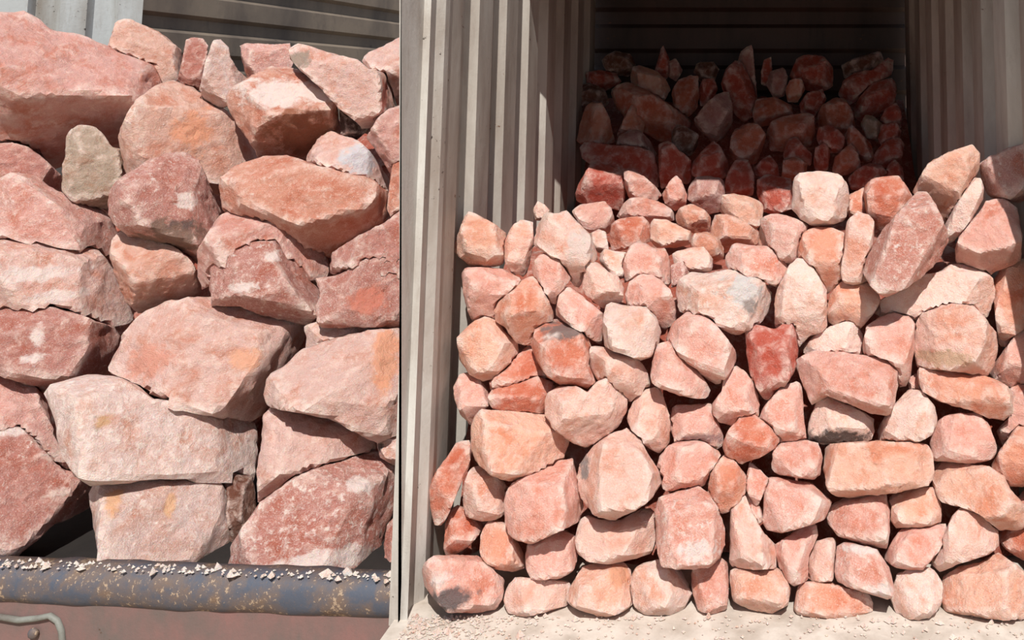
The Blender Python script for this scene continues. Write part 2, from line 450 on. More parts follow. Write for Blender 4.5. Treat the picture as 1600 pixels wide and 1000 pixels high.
    ob = bpy.data.objects.new('salt_rock', me); C.objects.link(ob); ob.location = tuple(cen)
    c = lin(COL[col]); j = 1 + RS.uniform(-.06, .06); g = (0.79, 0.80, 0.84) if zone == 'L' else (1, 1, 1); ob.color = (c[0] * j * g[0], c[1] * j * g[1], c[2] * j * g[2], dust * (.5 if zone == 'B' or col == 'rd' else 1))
    ob['label'] = label; ob['category'] = 'rock'; ob['group'] = GROUP[zone]
    ROCKS.append(dict(ob=ob, cen=cen, M=np.array([ux, vy, w]), q=q.copy(), dirs=dirs, d=d))
    return ob

WHT, GRY, BLK, BRN = (234, 216, 210), (120, 112, 112), (48, 42, 42), (112, 84, 66)
# ---- the large boulders behind the rusted sill
rock('L', 'pk', .48, .2, '-40,20 15,18 40,17 80,45 130,60 170,78 235,102 275,125 262,132 240,150 215,190 195,225 160,250 100,262 40,270 -40,250', 'huge smooth pink boulder with dark underside, largest of the pile by the flaking wall', .12, top=.42)
rock('L', 'ac', .2, .3, '-30,-60 50,-35 70,0 78,15 78,40 60,52 -30,50', 'peach orange boulder resting behind the huge smooth boulder', .55)
rock('L', 'pe', .15, .3, '178,38 188,27 205,30 250,52 285,80 282,115 272,138 240,140 195,110 168,78 172,60', 'pale peach block standing before the ribbed wall corner', .32)
rock('L', 'rs', .15, .2, '290,62 300,58 318,60 325,72 322,100 318,140 298,142 278,125 285,95', 'narrow reddish slab beside a frosted upright shard', .16)
rock('L', 'wh', .15, .35, '333,63 345,62 358,75 360,90 372,110 388,125 375,155 345,170 318,155 312,140 322,95', 'frosted pale pink upright shard with humped tip', .05)
rock('L', 'pk', .2, .45, '375,72 385,67 430,70 452,68 462,90 450,115 410,130 388,128 380,100', 'short pink block against the brown ribbed wall', .2)
rock('L', 'pp', .2, .35, '450,70 465,66 490,75 520,85 560,95 575,108 600,112 615,130 618,165 602,180 585,205 572,210 558,190 530,168 500,135 470,110 452,92', 'long pale ridge shaped boulder with grey streak and red vein', .1, stains=[(470, 92, 18, 14, (150, 132, 118)), (598, 150, 5, 26, (190, 100, 86))])
rock('L', 'dk', .3, .05, '530,172 550,174 567,186 576,203 556,220 533,214', 'small blackish brown stone wedged under the pale ridge boulder', .12)
rock('L', 'pp', .35, .3, '566,95 575,82 600,72 625,58 660,50 680,90 650,160 620,168 612,135 600,114 575,110', 'rounded peach boulder at the end of the ridge boulder', .22)
rock('L', 'ac', .5, .3, '350,155 365,135 400,115 425,100 440,99 460,105 500,125 520,150 528,175 533,205 520,220 500,235 470,255 430,260 408,248 390,220 365,182', 'orange brown boulder with white powdered sloping top', .06, stains=[(445, 145, 75, 26, WHT), (470, 205, 50, 40, (150, 92, 66))], top=.5)
rock('L', 'pe', .15, .3, '190,215 195,195 215,160 245,135 270,125 295,135 320,150 355,175 385,210 405,238 402,255 370,270 340,305 322,295 300,260 250,255 205,280 193,262', 'big rounded peach boulder with orange stain', .2, stains=[(300, 205, 26, 40, (224, 156, 124))])
rock('L', 'br', .15, .2, '100,250 103,210 110,198 130,193 150,200 165,215 175,230 190,235 192,260 185,295 168,330 140,328 110,312 97,295', 'greyish beige upright stone with glossy tip', .02)
rock('L', 'rs', .25, .3, '-30,225 15,222 40,228 65,245 85,265 97,275 97,305 70,300 20,290 -30,295', 'brownish pink flat stone beside the greyish beige stone', .05)
rock('L', 'pp', .25, .25, '480,245 495,220 515,204 530,210 560,220 580,240 605,275 612,292 600,325 560,310 500,290 478,262', 'peach boulder with grey white powder on its sloping side', .14, stains=[(560, 250, 28, 24, (206, 204, 210))])
rock('L', 'pk', .2, .2, '572,215 590,185 605,172 625,165 660,160 670,240 640,290 618,288 604,262 585,232', 'pink boulder below the ridge boulder end', .06)
rock('L', 'ac', .3, .2, '612,260 620,245 670,240 680,330 640,360 614,350 605,325', 'orange stone squeezed between boulders at the door edge', .05)
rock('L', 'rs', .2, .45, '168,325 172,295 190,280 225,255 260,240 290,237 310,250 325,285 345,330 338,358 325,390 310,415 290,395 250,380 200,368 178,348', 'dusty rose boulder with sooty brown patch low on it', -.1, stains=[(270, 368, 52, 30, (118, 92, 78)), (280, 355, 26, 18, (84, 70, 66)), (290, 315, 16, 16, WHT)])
rock('L', 'ac', .4, .3, '342,300 345,280 365,260 400,248 415,243 450,245 500,262 535,272 575,280 605,300 608,325 595,350 565,378 530,402 505,412 480,405 400,370 360,342 345,325', 'long orange boulder with smooth crest and pale right tip', .04)
rock('L', 'pk', .2, .3, '312,390 325,365 345,335 365,322 410,322 435,318 450,305 475,306 490,315 500,340 510,380 515,430 492,448 440,440 380,428 335,440 315,455 310,420', 'pink boulder with a square hump on its crest', .0)
rock('L', 'pk', .2, .45, '-30,290 0,280 15,270 55,275 75,292 110,308 130,312 155,325 175,345 185,368 175,415 140,415 80,398 20,398 -30,392', 'mottled pink boulder sloping down to a point beside the sooty one', .0)
rock('L', 'pp', .15, .45, '-30,375 20,375 90,378 155,390 170,410 190,450 208,485 205,503 185,516 100,500 50,488 -30,482', 'broad pale boulder with chalky white smear', .0, stains=[(60, 430, 50, 14, WHT), (90, 462, 40, 10, WHT)])
rock('L', 'pe', .42, .15, '172,400 175,375 190,360 215,362 270,385 300,410 312,440 315,465 290,480 250,488 215,492 195,468 180,430', 'smooth apricot boulder with creamy top and glowing orange base', -.03, top=.4)
rock('L', 'rs', .26, .45, '330,400 335,380 350,365 370,378 430,378 450,395 480,430 503,460 500,482 485,508 440,503 400,490 375,478 330,478 328,440', 'dusty rose boulder with white chipped lower edge over orange base', -.06, stains=[(385, 448, 26, 8, WHT), (425, 400, 12, 10, WHT)])
rock('L', 'rs', .15, .3, '520,395 560,370 600,350 625,330 670,320 680,420 620,450 570,440 535,432 516,428', 'coarse red pink boulder leaning on the door edge', .05)
rock('L', 'rs', .15, .4, '490,435 530,430 570,405 600,395 625,400 680,400 690,500 620,512 560,510 500,512 493,480 503,460', 'red blotched boulder with grey flecks', -.01, stains=[(575, 470, 26, 26, (206, 126, 106))])
rock('L', 'rs', .2, .35, '-30,470 50,475 70,480 120,490 150,503 178,508 186,525 185,548 165,582 140,600 100,602 70,612 40,600 0,585 -30,580', 'flat dusky rose boulder with white flecks', -.02, stains=[(60, 525, 12, 16, WHT), (55, 560, 18, 9, WHT)])
rock('L', 'pp', .2, .35, '170,575 185,545 190,520 215,490 255,475 310,465 345,463 390,465 420,480 465,495 480,500 474,540 445,575 428,605 412,648 390,660 370,655 320,645 260,635 230,622 200,602', 'broad peach pink boulder with raised square chip at the heap centre', .04, stains=[(385, 560, 24, 16, (228, 170, 142)), (235, 560, 26, 30, (216, 150, 130))])
rock('L', 'pp', .25, .35, '415,610 420,585 445,570 470,545 500,535 560,520 625,515 690,520 700,660 650,700 590,690 560,675 520,652 470,642 420,636', 'large peach boulder streaked with orange above the tapering block', -.03, stains=[(600, 560, 22, 60, (226, 160, 128))])
rock('L', 'wh', .3, .4, '470,540 475,510 500,500 560,495 625,492 690,490 690,545 600,560 520,558 478,556', 'creamy slab lying on the large streaked boulder', .05)
rock('L', 'pk', .2, .35, '-30,575 10,585 50,600 68,615 75,640 85,680 105,710 118,740 100,748 60,705 20,685 -30,665', 'pale pink brown boulder behind the long white one', .0)
rock('L', 'wh', .25, .6, '67,615 80,600 110,590 150,587 185,590 215,605 240,625 285,632 320,625 360,640 395,660 403,680 400,720 392,780 362,788 330,768 290,745 250,745 190,752 150,755 125,742 105,712 90,660', 'long chalky white boulder with rough pitted face', .0, stains=[(165, 660, 14, 12, (206, 160, 118))])
rock('L', 'pp', .2, .3, '412,650 425,632 470,635 525,645 560,665 588,685 585,708 545,722 500,740 450,772 430,785 405,785 403,720 408,700', 'tapering peach block pointing to the door edge', -.02)
rock('L', 'wh', .2, .5, '588,690 600,675 625,672 650,680 650,715 620,728 594,715', 'small whitish stone with black fleck by the door edge', .0, stains=[(594, 697, 5, 8, BLK)])
rock('L', 'rs', .2, .35, '-30,660 10,660 40,675 60,700 100,735 140,745 147,790 130,800 80,820 30,865 0,878 -30,882', 'dusky red boulder overhanging a black hollow on the sill', -.04, stains=[(20, 672, 34, 14, WHT), (90, 770, 18, 12, (226, 200, 190))])
rock('L', 'wh', .12, .5, '140,770 150,755 190,742 235,730 290,725 320,735 345,755 365,780 375,820 365,862 355,892 300,893 230,888 160,885 157,850 150,810', 'squarish cream and peach boulder sitting on the rusted sill', .05, stains=[(265, 790, 8, 20, (226, 178, 140)), (180, 790, 14, 22, (230, 176, 136))])
rock('L', 'rs', .12, .55, '358,880 365,850 400,800 410,785 440,765 460,750 520,725 580,705 605,705 620,730 620,790 605,825 598,865 590,903 540,904 450,900 400,895 370,896', 'mauve pink boulder with frosty white base on the rusted sill', .03, stains=[(480, 880, 90, 16, WHT), (560, 760, 20, 14, WHT)])
rock('L', 'rs', .2, .3, '600,850 605,820 625,795 680,790 690,908 620,908 603,892', 'red pink stone in the sill corner at the door edge', .0)
rock('L', 'bw', .3, .1, '325,735 395,745 402,800 388,860 345,870 330,820', 'brown filler stone standing for the shadow in the gap behind the cream and peach boulder', .12)  # added filler, its brown colour imitates the shadow in the gap

# ---- rocks stacked at the front of the container
rock('F', 'pe', .25, .25, '708,390 712,375 722,350 731,328 745,335 757,342 775,352 793,364 791,395 786,415 760,418 735,416 718,402', 'peach rock with peaked corner against the sunlit ribbed wall')
rock('F', 'pp', .12, .3, '788,395 790,375 800,352 815,342 833,347 834,375 828,410 822,432 812,435 800,428 789,412', 'creamy oval rock next to the peaked peach rock')
rock('F', 'pp', .2, .3, '833,328 840,314 852,320 860,330 855,345 836,345', 'small peach knob on top of the speckled slanting slab', .12)
rock('F', 'pp', .35, .45, '833,360 838,345 855,330 870,333 885,327 900,345 920,365 930,385 935,405 915,418 910,442 903,452 885,432 870,407 850,392 832,382', 'large speckled cream slab slanting down with orange underside', .02, stains=[(905, 385, 22, 26, (226, 204, 196))])
rock('F', 'pk', .25, .3, '830,415 840,400 855,388 868,395 880,415 892,435 885,445 874,458 868,478 850,465 835,442', 'pink diamond shaped rock under the speckled slab', -.03)
rock('F', 'pk', .45, .3, '721,428 728,418 745,418 785,420 812,435 818,452 795,470 778,485 772,498 740,506 733,490 723,455', 'pink rock with shaded lower half below the peaked peach rock')
rock('F', 'ac', .5, .25, '772,485 780,470 800,455 815,438 832,430 842,440 852,462 865,490 863,507 845,520 825,540 805,535 790,512 774,502', 'rounded orange rock with pale crest near the ribbed wall', -.03)
rock('F', 'pk', .2, .35, '868,485 873,462 878,446 893,450 925,475 942,490 943,520 940,540 920,528 890,508 870,494', 'red pink slab tilted beside the pale square rock', -.01)
rock('F', 'pp', .32, .4, '910,445 915,415 922,403 935,410 950,425 965,430 975,450 973,472 955,480 942,482 925,468 912,457', 'pale pitted rock above the pale square rock', .0)
rock('F', 'wh', .15, .3, '935,395 945,388 960,392 985,395 982,432 970,436 955,430 938,412', 'whitish flat rock behind the pale pitted rock', .12)
rock('F', 'wh', .15, .2, '922,365 935,358 947,362 952,395 935,395 925,382', 'small white block beside the speckled slab end', .15)
rock('F', 'pk', .25, .3, '975,405 985,385 995,378 1010,380 1020,387 1040,388 1047,410 1048,442 1040,454 1025,446 1000,438 985,436 976,448 973,420', 'grainy pink block with square top at the stack crest', .12)
rock('F', 'pk', .5, .25, '977,455 983,440 1000,428 1015,428 1030,435 1045,450 1055,475 1057,502 1040,516 1020,505 1005,498 990,490 979,478', 'pink orange rounded rock with shaded belly', .04)
rock('F', 'wh', .12, .3, '942,500 945,485 950,470 965,475 980,478 1010,480 1025,495 1033,515 1030,538 1020,555 1000,564 985,556 960,548 944,542', 'pale square rock with smooth cream face', -.04, my=.3)
rock('F', 'wh', .15, .5, '1053,460 1060,440 1080,425 1110,428 1140,420 1165,430 1195,440 1205,460 1200,490 1182,510 1165,516 1150,524 1130,514 1110,500 1090,494 1063,487', 'large white rock with grey powdered scar in the middle of the stack', .06, stains=[(1160, 452, 34, 24, (214, 208, 206)), (1172, 470, 14, 18, (150, 140, 136))])
rock('F', 'pp', .12, .3, '1050,395 1075,388 1100,385 1114,405 1112,424 1085,430 1062,424 1052,410', 'flat pale peach rock behind the large white rock', .16)
rock('F', 'mv', .15, .5, '1048,415 1065,405 1077,425 1064,445 1049,450', 'small greyish pink stone beside the large white rock', .1)
rock('F', 'pk', .18, .4, '1130,410 1145,380 1165,382 1200,385 1225,408 1236,425 1228,442 1215,450 1190,438 1165,436 1140,422', 'pink red slab overhanging the large white rock', .08)
rock('F', 'pk', .2, .4, '1040,530 1050,505 1075,485 1090,488 1115,505 1135,530 1150,548 1150,565 1137,587 1122,602 1105,594 1085,574 1060,569 1043,548', 'grainy pink rock with torn right corner below the large white rock', .0)
rock('F', 'pk', .08, .4, '1016,585 1022,555 1028,535 1045,533 1064,550 1087,570 1102,595 1111,610 1105,624 1085,622 1050,614 1035,607 1018,599', 'flat sugary pink slab facing out of the stack', -.06, my=.2)
rock('F', 'pp', .42, .2, '920,555 922,540 950,543 985,550 1005,570 1019,597 1012,612 990,630 972,625 955,600 935,595 922,577', 'smooth peach pink wedge with rounded orange underside', -.03)
rock('F', 'ro', .2, .25, '830,540 835,515 850,510 860,497 890,502 920,530 925,545 922,560 932,590 925,608 910,610 880,604 855,589 838,562', 'rough brick red rock with grey crusted top', -.02, stains=[(888, 515, 40, 20, (120, 106, 104)), (865, 527, 20, 5, (226, 214, 208))])
rock('F', 'pe', .2, .3, '713,530 718,522 740,502 757,495 775,500 790,520 808,535 810,550 792,572 772,590 755,596 735,584 718,562 716,545', 'knobbly apricot rock by the wall foot ribs', -.02)
rock('F', 'ro', .35, .2, '765,597 790,570 812,550 828,538 837,555 862,580 874,598 850,608 820,608 790,608 768,612', 'reddish orange wedge under the rough brick red rock', .03)
rock('F', 'ro', .5, .2, '763,607 785,597 810,598 840,588 865,597 872,620 855,645 835,652 800,652 772,642 763,627', 'brown orange rock with glittering shaded face', -.02)
rock('F', 'pk', .35, .35, '708,605 718,585 733,580 745,590 760,605 767,627 755,645 735,666 720,648 710,625', 'pink rock tucked beside the wall above the broad cream boulder', .0)
rock('F', 'pp', .45, .35, '850,630 855,615 875,603 900,603 918,613 930,598 950,590 970,597 980,615 980,642 967,668 940,686 915,700 890,688 865,668 852,648', 'heart shaped rock with two white humps over orange belly', -.05)
rock('F', 'pe', .12, .25, '736,670 742,650 755,640 800,643 850,648 868,655 880,665 891,685 885,707 878,724 850,736 820,748 795,752 770,743 745,723 735,700', 'broad cream and apricot boulder with flat top', -.06, my=.25)
rock('F', 'ro', .12, .2, '671,755 680,740 700,712 712,692 732,685 738,700 734,727 722,752 707,787 697,812 685,826 677,820 672,790', 'slender red orange splinter leaning against the wall', -.02, top=.2)
rock('F', 'pp', .15, .4, '723,790 725,755 732,735 745,725 765,735 790,755 797,767 790,802 775,813 750,815 728,808', 'cream rock below the broad cream and apricot boulder', -.03)
rock('F', 'pk', .1, .35, '787,800 790,770 800,755 830,740 855,728 865,730 870,720 895,716 905,755 912,790 905,815 870,830 830,850 800,840 788,820', 'big pink rock with pale side under the broad cream boulder', -.06, my=.25)
rock('F', 'pp', .14, .35, '902,745 905,725 920,705 935,690 960,675 980,668 1000,685 1012,710 1030,735 1034,755 1015,780 990,797 960,812 935,807 915,787 904,765', 'big creamy pink boulder with grey left edge', -.06, stains=[(915, 728, 10, 22, (140, 132, 130))], my=.3)
rock('F', 'pp', .12, .2, '978,655 985,635 1000,610 1030,603 1038,625 1048,660 1047,692 1030,710 1010,697 988,675', 'smooth pale peach leaf shaped rock', -.01, my=.15)
rock('F', 'pk', .38, .4, '1047,650 1052,632 1075,632 1110,630 1120,650 1130,680 1130,704 1110,700 1075,696 1055,698 1048,672', 'pink brick shaped rock with grey front edge', .0, stains=[(1095, 685, 40, 8, (176, 140, 138))])
rock('F', 'pk', .2, .25, '1026,730 1032,710 1045,695 1075,685 1100,690 1125,705 1127,722 1112,738 1102,758 1080,766 1050,772 1035,763 1033,745', 'pink rock with chipped curl on its side', -.03)
rock('F', 'ac', .42, .15, '1105,770 1110,740 1125,718 1135,708 1150,723 1167,745 1165,772 1152,795 1130,804 1108,795', 'smooth orange rock with rounded belly', -.02)
rock('F', 'pk', .06, .55, '1024,820 1025,790 1030,778 1060,766 1090,758 1107,770 1121,795 1133,825 1133,852 1125,872 1105,886 1070,888 1035,884 1026,860', 'grainy pink block with white frosted lower half', -.06, my=.12, stains=[(1090, 860, 30, 16, WHT)])
rock('F', 'pp', .18, .2, '900,840 905,815 915,803 935,812 970,812 1000,795 1024,793 1026,830 1022,864 990,874 960,881 920,878 902,864', 'smooth pink bar with scooped top below the creamy boulder', -.02)
rock('F', 'pk', .25, .4, '1112,632 1128,610 1130,590 1147,569 1165,580 1178,600 1187,627 1184,655 1160,662 1145,666 1125,660 1114,648', 'pointed pink rock beside the blood red upright rock', -.01)
rock('F', 'rd', .2, .35, '1165,540 1163,503 1190,510 1210,515 1235,498 1245,525 1248,552 1240,584 1217,618 1195,626 1183,608 1171,580', 'blood red upright rock with white streaks tapering downward', .0)
rock('F', 'pk', .28, .4, '1185,657 1195,635 1220,605 1245,595 1253,600 1255,640 1260,688 1245,698 1225,696 1203,674', 'curved fin shaped pink rock', .0)
rock('F', 'ro', .42, .3, '1131,690 1140,670 1160,648 1175,645 1200,665 1219,684 1216,698 1192,712 1160,726 1140,718 1130,705', 'pink pyramid rock with deep red underside', -.04)
rock('F', 'wh', .45, .4, '1210,470 1215,450 1230,420 1245,403 1262,405 1280,435 1291,455 1292,502 1290,516 1265,525 1245,548 1225,520 1212,508', 'white pointed rock with red brown lower face', .03)
rock('F', 'pk', .22, .35, '1238,575 1245,560 1270,548 1310,550 1355,555 1385,560 1402,575 1401,602 1396,632 1385,650 1360,645 1320,628 1290,618 1270,634 1255,606 1244,592', 'large sugary pink slab with long shaded underside', -.05, my=.35)
rock('F', 'wh', .15, .3, '1250,548 1275,520 1300,510 1330,498 1342,505 1349,530 1347,558 1310,560 1262,558', 'pale pink slab lying on top of the large sugary slab', .05)
rock('F', 'pe', .42, .2, '1292,480 1297,460 1315,440 1335,440 1358,442 1377,467 1368,485 1352,505 1345,514 1330,505 1310,512 1294,504', 'waxy apricot rock with orange base beside the white pointed rock', .05)
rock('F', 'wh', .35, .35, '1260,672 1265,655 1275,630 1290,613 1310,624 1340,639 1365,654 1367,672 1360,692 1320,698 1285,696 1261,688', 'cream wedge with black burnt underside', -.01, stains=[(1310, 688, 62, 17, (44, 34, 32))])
rock('F', 'pk', .12, .35, '1205,727 1208,700 1225,690 1260,688 1280,692 1285,715 1281,742 1270,750 1235,744 1206,740', 'neat pink brick shaped rock left of the long peach bar', -.04)
rock('F', 'pe', .15, .2, '1284,727 1285,697 1320,692 1370,690 1425,690 1450,695 1459,715 1459,742 1450,758 1400,769 1340,776 1310,777 1294,763', 'long rectangular peach bar', -.05, my=.2)
rock('F', 'pk', .15, .4, '1163,757 1172,720 1201,747 1196,767 1182,795 1169,772', 'small pink shard standing on its point', .0)
rock('F', 'ac', .38, .2, '1433,595 1435,575 1450,567 1500,575 1550,590 1575,600 1584,622 1583,647 1570,658 1545,655 1520,642 1470,628 1443,614', 'long orange loaf shaped rock', -.04)
rock('F', 'wh', .15, .35, '1368,672 1395,635 1420,607 1440,610 1460,635 1464,657 1456,679 1435,690 1400,695 1370,692', 'whitish pink pyramid rock under the orange loaf', .0)
rock('F', 'pk', .15, .25, '1452,692 1458,665 1475,650 1505,645 1530,646 1546,665 1559,702 1553,719 1520,726 1485,722 1458,720', 'cube like pink rock with shaded left side under the orange loaf', -.03, tilt=.3)
rock('F', 'pk', .25, .2, '1573,610 1590,600 1640,595 1650,675 1600,690 1568,700 1556,672 1580,650', 'smooth pale pink rock at the right wall beside the orange loaf', .05)
rock('F', 'ac', .25, .25, '1548,727 1565,700 1585,670 1600,660 1650,660 1660,755 1600,762 1570,760 1553,748', 'mottled orange rock at the right wall', .0)
rock('F', 'pe', .25, .3, '1456,767 1458,727 1475,722 1510,725 1545,730 1568,745 1578,765 1602,790 1612,818 1590,830 1560,828 1530,803 1500,792 1472,785', 'peach slab slanting down to the right wall', -.02)
rock('F', 'wh', .18, .4, '1363,487 1372,475 1400,455 1440,430 1470,425 1485,413 1530,412 1550,435 1557,462 1542,495 1520,492 1490,488 1450,498 1435,504 1405,497 1385,500', 'long whitish rock under the dark red slab', .06)
rock('F', 'pp', .26, .35, '1426,547 1430,507 1440,488 1480,473 1520,478 1535,493 1556,520 1559,547 1551,578 1540,588 1505,582 1460,576 1433,575', 'large pale boulder with brownish lower band', -.03, stains=[(1475, 558, 45, 12, (206, 168, 140))])
rock('F', 'pk', .25, .35, '1348,537 1354,510 1375,495 1390,488 1420,495 1430,505 1429,542 1426,562 1421,600 1405,606 1398,582 1380,562 1350,554', 'pink rock with jagged top between pale boulders', .0)
rock('F', 'ac', .15, .25, '1550,440 1565,420 1590,405 1640,400 1650,500 1600,524 1580,546 1560,540 1557,500 1552,470', 'bright orange rock with white edge by the right wall', .05)
rock('F', 'pk', .4, .3, '1543,584 1560,560 1575,540 1590,515 1640,510 1650,595 1600,606 1558,602', 'rough pink rock below the bright orange rock', .03)
rock('F', 'rs', .08, .5, '1350,425 1355,400 1380,360 1415,320 1440,290 1450,300 1465,330 1478,360 1482,378 1466,407 1440,432 1400,457 1385,464 1365,447', 'big coarse dark red slab standing on edge', -.08, my=.15)
rock('F', 'pe', .45, .25, '1425,302 1440,275 1450,257 1480,240 1520,225 1531,240 1529,267 1522,290 1502,327 1478,352 1462,335 1446,308', 'peach rock topping the stack against the shaded right wall', .08)
rock('F', 'wh', .15, .45, '1474,355 1490,325 1510,295 1528,270 1537,290 1536,312 1517,345 1492,377 1480,382', 'thin whitish sliver leaning right of the dark red slab', .03)
rock('F', 'mv', .2, .4, '1530,255 1545,245 1580,230 1600,225 1650,215 1660,312 1600,320 1580,313 1545,310 1534,287', 'mauve pink rock in half shade at the right post', .04)
rock('F', 'pk', .3, .25, '1493,387 1500,370 1525,340 1540,315 1570,309 1590,325 1596,370 1594,408 1562,422 1540,434 1518,424 1494,416', 'peach pink boulder with deep folds under the mauve rock', .0)
rock('F', 'ro', .45, .25, '1350,290 1360,280 1380,275 1405,274 1415,290 1426,307 1404,340 1388,360 1365,375 1358,345 1350,312', 'orange red boulder with dark base behind the dark red slab', .12)
rock('F', 'ac', .2, .25, '1324,327 1326,305 1345,295 1358,289 1358,330 1342,340 1328,344', 'small orange block beside the orange red boulder', .16)
rock('F', 'wh', .14, .25, '1238,325 1240,280 1250,270 1275,267 1310,270 1325,290 1327,317 1321,342 1300,352 1270,352 1250,342', 'bright whitish pink block perched at the top of the stack', .1)
rock('F', 'ac', .5, .2, '1245,392 1254,365 1270,353 1300,355 1322,365 1324,392 1322,425 1312,458 1290,465 1268,430 1248,410', 'orange boulder with pale crest below the perched whitish block', .06)
rock('F', 'pp', .12, .35, '1318,392 1323,345 1340,330 1360,335 1367,345 1364,392 1357,440 1335,446 1318,445 1313,420', 'tall pale upright rock beside the dark red slab', .02)
rock('F', 'pk', .25, .45, '1188,342 1210,333 1235,338 1264,352 1258,370 1249,397 1242,420 1220,410 1203,390 1190,357', 'frosted pink rock left of the orange boulder with pale crest', .1)
rock('F', 'pe', .15, .3, '1184,372 1190,345 1203,345 1210,385 1200,396 1187,392', 'small peach stone beside the frosted pink rock', .16)
# bottom rows
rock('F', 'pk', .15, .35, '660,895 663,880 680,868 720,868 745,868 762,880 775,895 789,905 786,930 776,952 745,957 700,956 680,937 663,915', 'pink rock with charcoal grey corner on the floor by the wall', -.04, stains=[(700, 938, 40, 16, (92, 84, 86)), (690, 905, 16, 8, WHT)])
rock('F', 'ro', .3, .3, '693,857 696,820 702,800 715,788 730,795 745,810 757,820 747,838 732,854 710,868 696,868', 'pink orange rock with dark side under the slender splinter', .02)
rock('F', 'ac', .2, .25, '749,862 752,830 765,813 785,813 800,833 821,870 819,889 800,893 770,889 754,874', 'orange rock with pyramid face on the charcoal cornered rock', -.01)
rock('F', 'pk', .1, .4, '820,867 825,845 850,831 880,826 900,838 904,865 896,892 870,906 830,906 821,887', 'sugary pink block on the peach loaf', -.02)
rock('F', 'pp', .15, .2, '786,942 792,915 805,902 850,905 893,908 893,925 887,947 850,957 820,965 795,959', 'smooth peach loaf lying on the floor', -.02)
rock('F', 'pe', .14, .35, '885,937 892,915 910,885 935,876 970,874 986,890 990,925 991,942 970,957 945,966 920,959 894,947', 'rounded peach boulder with orange corner on the floor', -.02, stains=[(965, 900, 18, 16, (228, 164, 132))])
rock('F', 'wh', .18, .4, '984,920 988,895 1000,880 1030,874 1060,884 1073,905 1083,925 1071,947 1060,961 1010,962 989,947', 'whitish pink boulder with notched bottom on the floor', -.02)
rock('F', 'pk', .18, .3, '1079,897 1084,884 1125,868 1137,880 1139,912 1136,952 1115,961 1090,954 1082,930', 'upright pink block on the floor under the frosted block', -.01)
rock('F', 'pp', .08, .25, '1139,872 1141,820 1142,785 1150,772 1163,770 1173,795 1191,830 1211,850 1213,888 1180,890 1139,887', 'tall tapering peach pink rock', -.02)
rock('F', 'pe', .25, .35, '1137,897 1141,886 1180,885 1210,884 1222,890 1236,920 1231,946 1205,959 1170,952 1144,938', 'rounded peach base rock under the tall tapering rock', -.03)
rock('F', 'pk', .1, .3, '1164,775 1172,763 1191,798 1194,814 1186,820 1169,798', 'thin pink splinter beside the tall tapering rock', .02)
rock('F', 'pk', .12, .4, '1190,817 1194,780 1202,745 1240,750 1270,755 1290,775 1301,785 1287,812 1255,823 1220,834 1194,828', 'sugary pink slab pointing right under the neat brick', -.03, my=.3)
rock('F', 'pk', .1, .3, '1209,852 1235,835 1255,817 1275,818 1279,835 1264,868 1262,907 1240,916 1225,903 1212,872', 'pink rock with bright ridge standing upright', -.01)
rock('F', 'pp', .1, .3, '1262,902 1264,870 1275,845 1306,837 1306,872 1302,907 1275,913', 'pale pink upright chip beside the ridged rock', .0)
rock('F', 'ac', .15, .35, '1240,952 1244,920 1250,910 1290,906 1320,918 1350,924 1365,935 1363,957 1330,966 1290,968 1250,965', 'low orange slab on the floor', -.02)
rock('F', 'pk', .12, .35, '1289,812 1303,780 1335,771 1384,769 1391,800 1389,837 1386,857 1350,851 1309,838', 'pink block with white corner below the long peach bar', -.01)
rock('F', 'pk', .1, .5, '1304,892 1307,855 1320,846 1370,858 1391,890 1398,920 1391,938 1355,927 1325,917 1307,907', 'pink rock with thick white rim', -.05, stains=[(1345, 858, 36, 8, WHT), (1375, 922, 20, 8, WHT)])
rock('F', 'pe', .15, .3, '1386,802 1390,775 1425,761 1462,761 1471,790 1471,817 1440,824 1400,825', 'peach block stacked on a pointed orange pink rock', -.01)
rock('F', 'pk', .12, .3, '1380,872 1395,845 1410,823 1450,819 1478,818 1481,830 1467,862 1441,891 1400,888', 'orange pink rock with pointed corner under the peach block', -.02)
rock('F', 'wh', .15, .4, '1389,932 1402,895 1440,884 1462,889 1475,915 1471,947 1450,968 1420,969 1398,957', 'frosted whitish cube on the floor', -.03)
rock('F', 'pp', .2, .35, '1454,882 1465,855 1490,805 1510,786 1535,804 1561,830 1561,852 1546,866 1500,880 1469,894', 'pale rock with shaded left flank and peaked top', -.02, tilt=.25)
rock('F', 'pe', .12, .35, '1469,932 1474,900 1500,884 1530,879 1560,863 1590,884 1610,900 1640,930 1630,966 1560,968 1510,964 1474,954', 'large peach rock in the floor corner by the right wall', -.02)
rock('F', 'ro', .3, .2, '1558,842 1564,820 1600,808 1640,818 1640,885 1600,876 1574,860', 'dark orange rock above the floor corner rock', .03)
rock('F', 'pk', .2, .2, '1580,790 1600,765 1650,765 1650,835 1605,828', 'dark pink stone at the right wall below the mottled orange rock', .1)
rock('F', 'rs', .2, .2, '882,707 895,688 922,700 918,728 895,738', 'small shaded pink stone deep between the heart shaped rock and creamy boulder', .12)
rock('F', 'pk', .2, .2, '1418,592 1431,583 1446,605 1436,616 1420,610', 'small pink stone wedged beside the orange loaf', .05)
